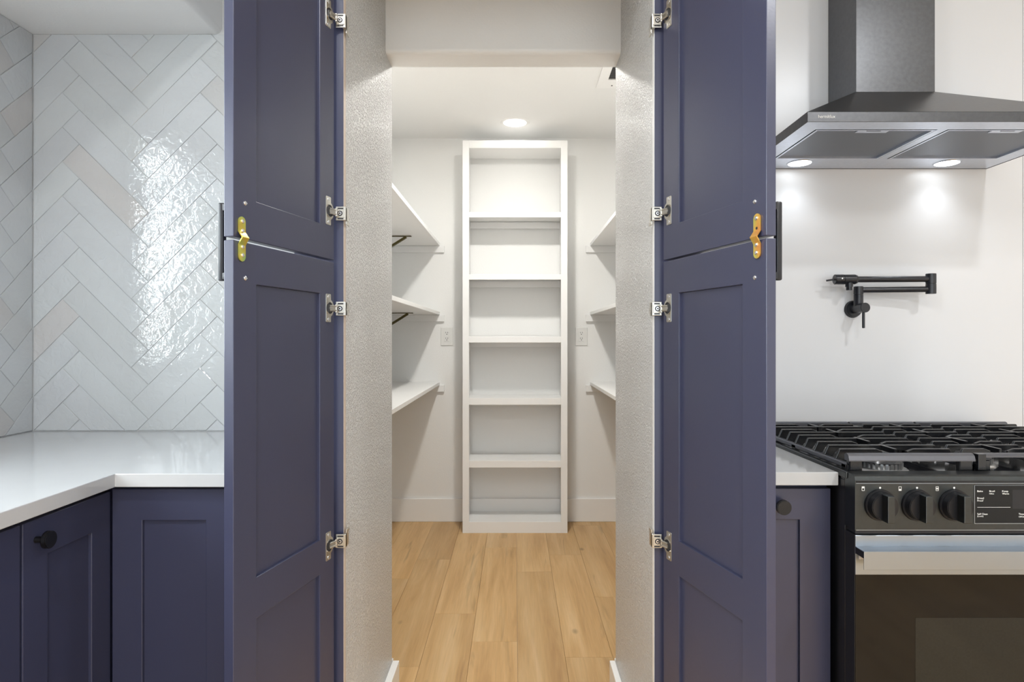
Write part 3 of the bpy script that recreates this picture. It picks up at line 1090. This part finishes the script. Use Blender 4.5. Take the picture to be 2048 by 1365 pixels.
# left run (faces +X)
FX = -0.883
def left_cab(y0, y1, label, knob_y=None):
    c = thing('base_cabinet', label, 'cabinet', ((XL + FX) / 2, (y0 + y1) / 2, 0), 'navy base cabinets')
    box_part('body', (XL + 0.002, FX - 0.0205, y0, y1, 0.10, CH), M_blue, c)
    box_part('toe_kick', (XL + 0.002, FX - 0.075, y0, y1, 0.0, 0.10), M_sideblk, c)
    d = shaker('door', c, 'x', FX, y0 + 0.0015, y1 - 0.0015, 0.115, 0.866, 0.060, 0.073)
    if knob_y:
        knob(d, (FX, knob_y, 0.8286), (1, 0, 0))
    return c


left_cab(1.1200, 1.3660, 'narrow navy base cabinet with a round black knob, left of the corner', 1.152)
left_cab(0.6600, 1.1170, 'navy base cabinet at the photo\'s lower left edge, left of the knobbed one', 0.70)
left_cab(-0.2000, 0.6570, 'navy sink base cabinet under the kitchen window', -0.15)
# corner run (faces -Y)
c = thing('base_cabinet', 'navy corner base cabinet without knob, right of the counter\'s inside corner', 'cabinet', (-0.70, 1.66, 0), 'navy base cabinets')
FY = 1.366
box_part('body', (FX - 0.0205, -0.5015, FY + 0.0205, YK + 0.006, 0.10, CH), M_blue, c)
box_part('toe_kick', (FX - 0.0205, -0.5015, FY + 0.08, YK, 0.0, 0.10), M_sideblk, c)
shaker('door', c, 'y', FY, -0.8805, -0.610, 0.115, 0.870, 0.066, 0.0685)
box_part('filler', (-0.608, -0.5015, FY + 0.004, FY + 0.0205, 0.115, 0.866), M_blue, c, bev=0.0008)
# countertop, L shaped
bm = bmesh.new()
add_prism(bm, [(XL + 0.001, -0.2), (-0.858, -0.2), (-0.858, 1.341), (-0.513, 1.341), (-0.513, YK - 0.0005), (XL + 0.001, YK - 0.0005)], 'z', 0.880, CT)
ct = obj('countertop', bm, M_quartz, bevel=0.0016)
tag(ct, 'white L-shaped quartz countertop below the herringbone tile', 'countertop')

# right narrow cabinet
c = thing('base_cabinet', 'slim navy base cabinet with a round black knob, between pantry door and range', 'cabinet', (0.57, 1.66, 0), 'navy base cabinets')
FR = 1.380
box_part('body', (0.4325, 0.6975, FR + 0.0205, YK + 0.004, 0.10, CH), M_blue, c)
box_part('toe_kick', (0.4325, 0.6975, FR + 0.08, YK, 0.0, 0.10), M_sideblk, c)
d = shaker('door', c, 'y', FR, 0.447, 0.697, 0.115, 0.868, 0.068, 0.069)
knob(d, (0.5830, FR, 0.8325), (0, -1, 0))
bm = bmesh.new(); add_box(bm, 0.4325, 0.7025, 1.357, YK - 0.0005, 0.880, CT)
ct = obj('countertop', bm, M_quartz, bevel=0.0016)
tag(ct, 'small white quartz countertop beside the range', 'countertop')

# ================================================================== RANGE HOOD
HX0, HX1 = 0.7147, 1.474
HYF, HYB = 1.527, YK - 0.001
hood = thing('range_hood', 'black stainless chimney range hood with two lamps above the range', 'range hood', (1.094, 1.74, 1.729))
# canopy: pyramid with lower band, open below
bm = bmesh.new()
Z0, Z1, Z2 = 1.729, 1.754, 1.908
CX0, CX1, CYF = 0.9786, 1.2053, 1.7936
def ringv(bm, x0, x1, y0, y1, z):
    return [bm.verts.new(p) for p in ((x0, y0, z), (x1, y0, z), (x1, y1, z), (x0, y1, z))]
a = ringv(bm, HX0, HX1, HYF, HYB, Z1); b_ = ringv(bm, CX0, CX1, CYF, HYB, Z2)
for i in range(4):
    bm.faces.new((a[i], a[(i + 1) % 4], b_[(i + 1) % 4], b_[i]))
bm.faces.new(b_); bm.faces.new(a[::-1])
obj('canopy', bm, M_blackst, hood)
box_part('chimney', (CX0, CX1, CYF, HYB, Z2 - 0.004, KCEIL), M_blackst, hood, bev=0.0010)
# band (hollow ring)
bm = bmesh.new()
add_grid_frame(bm, [HX0, HX0 + 0.002, HX1 - 0.002, HX1], [HYF, HYF + 0.002, HYB - 0.002, HYB], [(1, 1)], Z0, Z1, M=MT)
obj('front_band', bm, M_blackst, hood, bevel=0.0008)
# underside rim: frame plate around the filters
FY0, FY1 = 1.586, 1.847
bm = bmesh.new()
add_grid_frame(bm, [HX0 + 0.002, 0.7626, 1.0730, 1.0980, 1.426, HX1 - 0.002], [HYF + 0.002, FY0, FY1, HYB - 0.002],
               [(1, 1), (3, 1)], Z0 + 0.001, Z0 + 0.003, M=MT)
obj('underside_rim', bm, M_hoodin, hood, bevel=0.0005)
for (xa, xb) in ((0.7626, 1.0730), (1.0980, 1.426)):
    fo = box_part('grease_filter', (xa + 0.002, xb - 0.002, FY0 + 0.003, FY1 - 0.002, Z0 + 0.006, Z0 + 0.010), M_filter, hood)
    bm = bmesh.new()
    add_grid_frame(bm, [xa + 0.0030, xa + 0.009, xb - 0.009, xb - 0.0030], [FY0 + 0.003, FY0 + 0.008, FY1 - 0.008, FY1 - 0.0030],
                   [(1, 1)], Z0 + 0.0004, Z0 + 0.006, M=MT)
    obj('filter_edge', bm, M_hoodin, fo)
    xc = (xa + xb) / 2 + 0.004
    box_part('filter_latch', (xc - 0.040, xc + 0.040, FY0 + 0.0075, FY0 + 0.036, Z0 + 0.004, Z0 + 0.006), M_hoodin, fo, bev=0.0008)
    box_part('latch_recess', (xc - 0.018, xc + 0.018, FY0 + 0.009, FY0 + 0.022, Z0 + 0.0032, Z0 + 0.0042), M_dark, fo, bev=0.0004)
for (x, y) in HOOD_LAMPS:
    bm = bmesh.new()
    add_cyl(bm, (x, y, Z0 - 0.0008), (x, y, Z0 + 0.002), 0.036, 0.038, seg=36)
    lo = obj('hood_lamp', bm, M_hoodin, hood, smooth=True)
    bm = bmesh.new()
    add_cyl(bm, (x, y, Z0 - 0.0016), (x, y, Z0 - 0.0007), 0.031, 0.033, seg=36)
    obj('lens', bm, M_hlens, lo, smooth=True)
bm = bmesh.new()
add_text(bm, 'hermitlux', 0.7410, HYF - 0.0002, 1.7385, width=0.0415, size=0.0112)
obj('lettering', bm, M_ink, hood)

# ================================================================== POT FILLER
pf = thing('pot_filler', 'folding matte black pot filler faucet on the wall above the range', 'faucet', (1.055, YK, 1.29))
SX, SZc = 1.055, 1.2925
bm = bmesh.new()
add_cyl(bm, (SX, YK - 0.012, 1.2905), (SX, YK, 1.2905), 0.0240, 0.0275, seg=40, bev=0.002)
obj('escutcheon', bm, M_mblack, pf, smooth=True)
bm = bmesh.new()
add_cyl(bm, (SX, 1.881, SZc), (SX, YK - 0.010, SZc - 0.001), 0.0148, 0.0142, seg=32, bev=0.0012)
obj('valve_body', bm, M_mblack, pf, smooth=True)
bm = bmesh.new()
add_cyl(bm, (SX, 1.892, SZc - 0.010), (SX, 1.892, 1.2305), 0.0040, seg=16, bev=0.0008)
obj('lever', bm, M_mblack, pf, smooth=True)
PY = 1.920
bm = bmesh.new()
add_cyl(bm, (SX, PY, SZc), (SX, PY, 1.3335), 0.0135, seg=28)
add_cyl(bm, (SX, PY, 1.3342), (SX, PY, 1.3590), 0.0135, seg=28, bev=0.001)
obj('post', bm, M_mblack, pf, smooth=True)
EX, EY = 1.259, 1.892
bm = bmesh.new()
add_cyl(bm, (SX + 0.008, PY, 1.3485), (EX, EY, 1.3485), 0.0089, seg=24)
obj('lower_arm', bm, M_mblack, pf, smooth=True)
bm = bmesh.new()
add_cyl(bm, (EX, EY, 1.3345), (EX, EY, 1.3650), 0.0143, seg=28, bev=0.0008)
add_cyl(bm, (EX, EY, 1.3656), (EX, EY, 1.3955), 0.0143, seg=28, bev=0.0008)
obj('elbow_joint', bm, M_mblack, pf, smooth=True)
BX, BY = 0.975, 1.908
dirv = (Vector((BX, BY, 0)) - Vector((EX, EY, 0))).normalized()
j = Vector((EX, EY, 1.3795)) + dirv * 0.218
bm = bmesh.new()
add_cyl(bm, (EX, EY, 1.3795), j, 0.0093, seg=24)
obj('upper_arm', bm, M_mblack, pf, smooth=True)
e = Vector((BX, BY, 1.3795))
bm = bmesh.new()
add_cyl(bm, j, j + dirv * 0.006, 0.0125, 0.0150, seg=28)
add_cyl(bm, j + dirv * 0.006, e + (j - e) * 0.40, 0.0150, seg=28)
add_cyl(bm, e + (j - e) * 0.39, e, 0.0153, seg=28, bev=0.0012)
obj('shutoff_valve', bm, M_mblack, pf, smooth=True)
bm = bmesh.new()
c_ = e + (j - e) * 0.66
add_cyl(bm, c_ + Vector((0, 0, -0.005)), c_ + Vector((0, 0, -0.023)), 0.0108, seg=24)
add_cyl(bm, c_ + Vector((0, 0, -0.023)), c_ + Vector((0, 0, -0.033)), 0.0088, seg=24, bev=0.0008)
obj('spout', bm, M_mblack, pf, smooth=True)
bm = bmesh.new()
add_cyl(bm, e, e + Vector((-0.022, 0.006, -0.003)), 0.0028, 0.0028, seg=14)
obj('shutoff_lever', bm, M_mblack, pf, smooth=True)
bm = bmesh.new()
q = e + (j - e) * 0.24 + Vector((0, -0.0148, 0.002))
add_cyl(bm, q + Vector((0, 0.002, 0)), q + Vector((0, -0.0008, 0)), 0.0022, seg=12)
obj('indicator_dot', bm, M_screw, pf)

# ================================================================== GAS RANGE
RX0, RX1 = 0.7050, 1.4700
RF = 1.296            # front plane
rg = thing('gas_range', 'black stainless gas range with cast iron grates and three front knobs in view', 'range', (1.0875, 1.62, 0))
box_part('body', (RX0, RX1, RF + 0.040, YK - 0.004, 0.10, 0.897), M_sideblk, rg, bev=0.001)
box_part('base', (RX0 + 0.02, RX1 - 0.02, RF + 0.10, YK - 0.01, 0.0, 0.10), M_sideblk, rg)
# control panel with rolled top edge (profile in y,z)
prof = [(RF + 0.040, 0.801), (RF, 0.801), (RF, 0.905), (RF + 0.002, 0.9125), (RF + 0.007, 0.9155), (RF + 0.040, 0.9165)]
bm = bmesh.new(); add_prism(bm, prof, 'x', RX0, RX1)
cp = obj('control_panel', bm, M_rangeblk, rg, bevel=0.0006)
bm = bmesh.new()
add_box(bm, RX0 + 0.002, RX1 - 0.002, RF - 0.0010, RF + 0.0002, 0.9005, 0.9035)
obj('panel_groove', bm, M_enamel, cp)
bm = bmesh.new()
add_box(bm, RX0 + 0.002, RX1 - 0.002, RF - 0.0012, RF + 0.0002, 0.8985, 0.8995)
add_box(bm, RX0 + 0.002, RX1 - 0.002, RF - 0.0012, RF + 0.0002, 0.8015, 0.8027)
obj('panel_bead', bm, M_steel, cp)
# cooktop pan
bm = bmesh.new()
add_box(bm, RX0, RX1, RF + 0.040, YK - 0.004, 0.8972, 0.9020)
obj('cooktop', bm, M_enamel, rg, bevel=0.001)
bm = bmesh.new()
add_grid_frame(bm, [RX0 - 0.003, RX0 + 0.010, RX1 - 0.010, RX1 + 0.003], [RF + 0.030, RF + 0.040, YK - 0.060, YK - 0.004],
               [(1, 1)], 0.9022, 0.9165, M=MT)
obj('cooktop_rim', bm, M_rangeblk, rg, bevel=0.002)
bm = bmesh.new()
add_box(bm, RX0 + 0.010, RX1 + 0.010, YK - 0.058, YK - 0.003, 0.9168, 0.9360, bev=0.008, seg=3)
obj('rear_trim', bm, M_rangeblk, rg, smooth=True)
box_part('rear_vent', (RX0 + 0.06, RX1 - 0.06, YK - 0.048, YK - 0.022, 0.9358, 0.9368), M_enamel, rg)

GT = 0.952            # grate top
def grate(x0, x1, y0, y1, thick_front):
    bm = bmesh.new()
    feet = []
    # low side rails with feet
    for x in (x0, x1):
        s = 1 if x == x0 else -1
        a, b_ = sorted((x, x + s * 0.011))
        add_box(bm, a, b_, y0 + 0.012, y1 - 0.006, GT - 0.034, GT - 0.022, bev=0.002, seg=1)
        for y in (y0 + 0.02, (y0 + y1) / 2, y1 - 0.02):
            feet.append((a, b_, y - 0.012, y + 0.012, 0.9022, GT - 0.024))
    # front and rear beams: profile in (y,z), rounded crown
    for (yy, s) in ((y0, 1), (y1, -1)):
        h_ = 0.016 if thick_front else 0.008
        pr = [(yy, GT - h_), (yy, GT - h_ + 0.0025), (yy + s * 0.003, GT - 0.0050), (yy + s * 0.007, GT - 0.0015), (yy + s * 0.013, GT), (yy + s * 0.020, GT - 0.003),
              (yy + s * 0.020, GT - h_)]
        add_prism(bm, pr, 'x', x0 + 0.001, x1 - 0.001)
        for x in (x0 + 0.018, x1 - 0.018):
            feet.append((x - 0.014, x + 0.014, min(yy + s * 0.004, yy + s * 0.018), max(yy + s * 0.004, yy + s * 0.018), 0.9022, GT - 0.014))
    o = obj('grate', bm, M_ironsheen, rg)
    for d_ in feet:
        fb = bmesh.new(); add_box(fb, *d_, bev=0.002, seg=1)
        obj('grate_foot', fb, M_iron, o)
    # fingers across, alternately full width and split round the burners
    n = 9
    step = (y1 - y0 - 0.03) / (n + 1)
    w = x1 - x0
    for k in range(1, n + 1):
        y = y0 + 0.015 + k * step
        full = (k % 2 == 0)

        def blade(xa, xb, drop_a, drop_b):
            b2 = bmesh.new()
            pr = []
            pr += [(xa, GT - 0.026), (xa + (0.004 if drop_a else 0), GT - 0.020 if drop_a else GT - 0.012)]
            pr += [(xa + (0.013 if drop_a else 0.010), GT)] if drop_a else [(xa, GT - 0.006), (xa + 0.014, GT)]
            pr += [(xb - 0.013, GT), (xb - 0.004, GT - 0.020), (xb, GT - 0.026)] if drop_b else [(xb - 0.014, GT), (xb, GT - 0.005), (xb, GT - 0.012)]
            if drop_b: pr += [(xb - 0.024, GT - 0.026), (xb - 0.032, GT - 0.013)]
            else: pr += [(xb - 0.02, GT - 0.014)]
            if drop_a: pr += [(xa + 0.032, GT - 0.013), (xa + 0.024, GT - 0.026)]
            else: pr = [(xa, GT - 0.012), (xa, GT - 0.005), (xa + 0.014, GT)] + pr[4:] + [(xa + 0.02, GT - 0.014)]
            add_prism(b2, pr, 'y', y - 0.0034, y + 0.0034)
            obj('grate_finger', b2, M_iron, o, bevel=0.0014)
        if full:
            blade(x0, x1, True, True)
        else:
            blade(x0, x0 + w * 0.40, True, False)
            blade(x1 - w * 0.40, x1, False, True)
    # spokes along the depth
    xc = (x0 + x1) / 2
    for yc in (y0 + (y1 - y0) * 0.27, y0 + (y1 - y0) * 0.73):
        for s in (-1, 1):
            b2 = bmesh.new()
            ya, yb = sorted((yc + s * 0.020, yc + s * 0.085))
            add_box(b2, xc - 0.0032, xc + 0.0032, ya, yb, GT - 0.012, GT + 0.0004, bev=0.001, seg=1)
            obj('grate_spoke', b2, M_iron, o)
    return o


GY0, GY1 = 1.339, 1.872
for xb_ in (0.9920, 1.1660):
    box_part('grate_block', (xb_, xb_ + 0.017, GY0 - 0.001, GY0 + 0.016, 0.9170, GT - 0.0005), M_iron, rg, bev=0.001)
grate(0.7150, 0.9880, GY0, GY1, True)
grate(0.9920, 1.1830, GY0 + 0.002, GY1, False)
grate(1.1870, 1.4600, GY0, GY1, True)


def burner(x, y, r):
    bm = bmesh.new()
    add_cyl(bm, (x, y, 0.9021), (x, y, 0.9060), r * 1.25, r * 1.15, seg=36)
    add_cyl(bm, (x, y, 0.9060), (x, y, 0.9170), r * 0.88, r * 0.92, seg=36)
    for k in range(28):           # flame port teeth
        a = k / 28 * 2 * PI
        MM = Matrix.Translation((x, y, 0.914)) @ Matrix.Rotation(a, 4, 'Z')
        add_box(bm, r * 0.90, r * 1.0, -r * 0.055, r * 0.055, -0.007, 0.0055, M=MM)
    o = obj('burner', bm, M_alu, rg, smooth=True)
    bm = bmesh.new()
    add_cyl(bm, (x, y, 0.9196), (x, y, 0.9250), r * 1.02, r * 0.96, seg=40, bev=0.0012)
    obj('burner_cap', bm, M_cap, o, smooth=True)


burner(0.835, 1.430, 0.046)
burner(0.850, 1.735, 0.036)
burner(1.088, 1.480, 0.036)
burner(1.088, 1.640, 0.036)
burner(1.325, 1.430, 0.046)
burner(1.325, 1.735, 0.036)

# knobs
for i, x in enumerate((0.7570, 0.8335, 0.9105, 1.2645, 1.3415, 1.4180)):
    z = 0.8540
    bm = bmesh.new()
    add_cyl(bm, (x, RF - 0.0002, z), (x, RF - 0.006, z), 0.0330, 0.0322, seg=48, bev=0.001)
    kb = obj('control_knob', bm, M_knob, rg, smooth=True)
    bm = bmesh.new()
    add_cyl(bm, (x, RF - 0.006, z), (x, RF - 0.020, z), 0.0295, 0.0270, seg=48, bev=0.0012)
    obj('knob_skirt', bm, M_knob, kb, smooth=True)
    bm = bmesh.new()
    add_box(bm, x - 0.0075, x + 0.0075, RF - 0.040, RF - 0.019, z - 0.0275, z + 0.0275, bev=0.0016)
    gr = obj('knob_grip', bm, M_rangeblk, kb, smooth=False)
    # indicator line
    # printed marks: off dot and burner icon
    bm = bmesh.new()
    add_cyl(bm, (x, RF - 0.0004, z + 0.0357), (x, RF - 0.0001, z + 0.0357), 0.0021, seg=16)
    obj('off_mark', bm, M_ink, cp)
    bm = bmesh.new()
    xi = x - 0.0352
    zi = z + 0.0340
    wv, hv_ = 0.0030, 0.0046
    for dd in ((xi - wv, xi + wv, zi + hv_ - 0.0009, zi + hv_), (xi - wv, xi + wv, zi - hv_, zi - hv_ + 0.0009),
               (xi - wv, xi - wv + 0.0009, zi - hv_, zi + hv_), (xi + wv - 0.0009, xi + wv, zi - hv_, zi + hv_)):
        add_box(bm, dd[0], dd[1], RF - 0.0004, RF - 0.0001, dd[2], dd[3])
    zc = zi + (0.0022, -0.0022, 0.0)[i % 3]
    add_box(bm, xi - 0.0024, xi + 0.0024, RF - 0.0004, RF - 0.0001, zc - 0.0014, zc + 0.0014)
    obj('burner_icon', bm, M_ink, cp)
# display
DX0, DX1, DZ0, DZ1 = 0.9530, 1.2220, 0.8165, 0.8945
box_part('display_glass', (DX0, DX1, RF - 0.0016, RF + 0.0003, DZ0, DZ1), M_glass, rg, bev=0.0006)
bm = bmesh.new()
add_grid_frame(bm, [DX0 - 0.0012, DX0, DX1, DX1 + 0.0012], [DZ0 - 0.0012, DZ0, DZ1, DZ1 + 0.0004], [(1, 1)], RF - 0.0012, RF + 0.0002)
obj('display_bezel', bm, M_steel, rg)
box_part('display_window', (1.0300, 1.1450, RF - 0.0017, RF - 0.0010, 0.8465, 0.8860), M_enamel, rg)
bm = bmesh.new()
ty = RF - 0.0018
def px(xz, w_px, s, y_px, size=0.0052):
    X = (xz - 1030) * RF / 1250; Z = 1.2 - (y_px - 677) * RF / 1250
    add_text(bm, s, X, ty, Z, width=w_px * RF / 1250, size=size)
px(1953.3, 11.0, 'Bake', 984.3)
px(1977.5, 10.5, 'Broil', 984.3)
px(1977.5, 9.0, 'Hi/Lo', 989.0, 0.0042)
px(2003.0, 12.0, 'Keep', 984.3)
px(2003.0, 13.5, 'Warm', 989.3)
px(1953.3, 13.0, 'Bread', 998.3)
px(1953.3, 12.0, 'Proof', 1003.3)
px(1953.3, 20.5, 'Self Clean', 1030.0)
px(1953.3, 12.0, '(Lock)', 1034.0, 0.0040)
px(2036.0, 12.0, 'Timer', 1030.0)
px(2036.0, 14.0, 'Off/Clear', 1035.0, 0.0040)
for s_, x_ in (('Start', 1.165), ('Cancel', 1.190)):
    pass
add_box(bm, (1953.3 - 1030) * RF / 1250, (2019.5 - 1030) * RF / 1250, ty, ty + 0.0002, 0.8494, 0.8500)
obj('display_lettering', bm, M_ink, rg)
# oven door
box_part('gap', (RX0 + 0.004, RX1 - 0.004, RF + 0.006, RF + 0.042, 0.7925, 0.801), M_dark, rg)
od = box_part('oven_door', (RX0, RX1, RF + 0.002, RF + 0.039, 0.170, 0.7915), M_sideblk, rg, bev=0.001)
box_part('door_glass', (RX0 + 0.001, RX1 - 0.001, RF, RF + 0.002, 0.175, 0.7095), M_glass, od, bev=0.0006)
M_inner = mat('oven window tint', (0.019, 0.020, 0.018), 0.07, spec=0.34, var=(200, .25))
box_part('oven_window', (0.8300, 1.3450, RF - 0.0004, RF + 0.0002, 0.30, 0.6200), M_inner, od)
# stainless strip with raised bevel line
prof = [(RF + 0.002, 0.7096), (RF - 0.001, 0.7096), (RF - 0.001, 0.7900), (RF, 0.7915), (RF + 0.002, 0.7915)]
bm = bmesh.new(); add_prism(bm, prof, 'x', RX0 + 0.0005, RX1 - 0.0005)
obj('steel_strip', bm, M_steel, od, bevel=0.0006)
# L shaped handle: top flange and front flange
HF = 1.2625
bm = bmesh.new()
add_box(bm, RX0, RX1, HF, RF - 0.001, 0.7670, 0.7687)
add_box(bm, RX0, RX1, HF, HF + 0.0018, 0.7314, 0.7686)
obj('oven_handle', bm, M_steel, od, bevel=0.0007)
box_part('handle_end_shade', (RX0 + 0.0005, RX0 + 0.0025, HF + 0.0018, RF - 0.001, 0.7540, 0.7669), M_sideblk, od)  # dark plate standing in for the shade inside the open handle end
for x in (RX0 + 0.010, RX1 - 0.022):
    bm = bmesh.new()
    add_box(bm, x, x + 0.012, HF + 0.0018, RF - 0.001, 0.7470, 0.7570, bev=0.001)
    add_box(bm, x - 0.003, x + 0.015, RF - 0.0030, RF - 0.001, 0.7420, 0.7620, bev=0.0006)
    obj('handle_bracket', bm, M_trimw, od)
box_part('storage_drawer', (RX0, RX1, RF + 0.002, RF + 0.039, 0.10, 0.167), M_rangeblk, rg, bev=0.001)
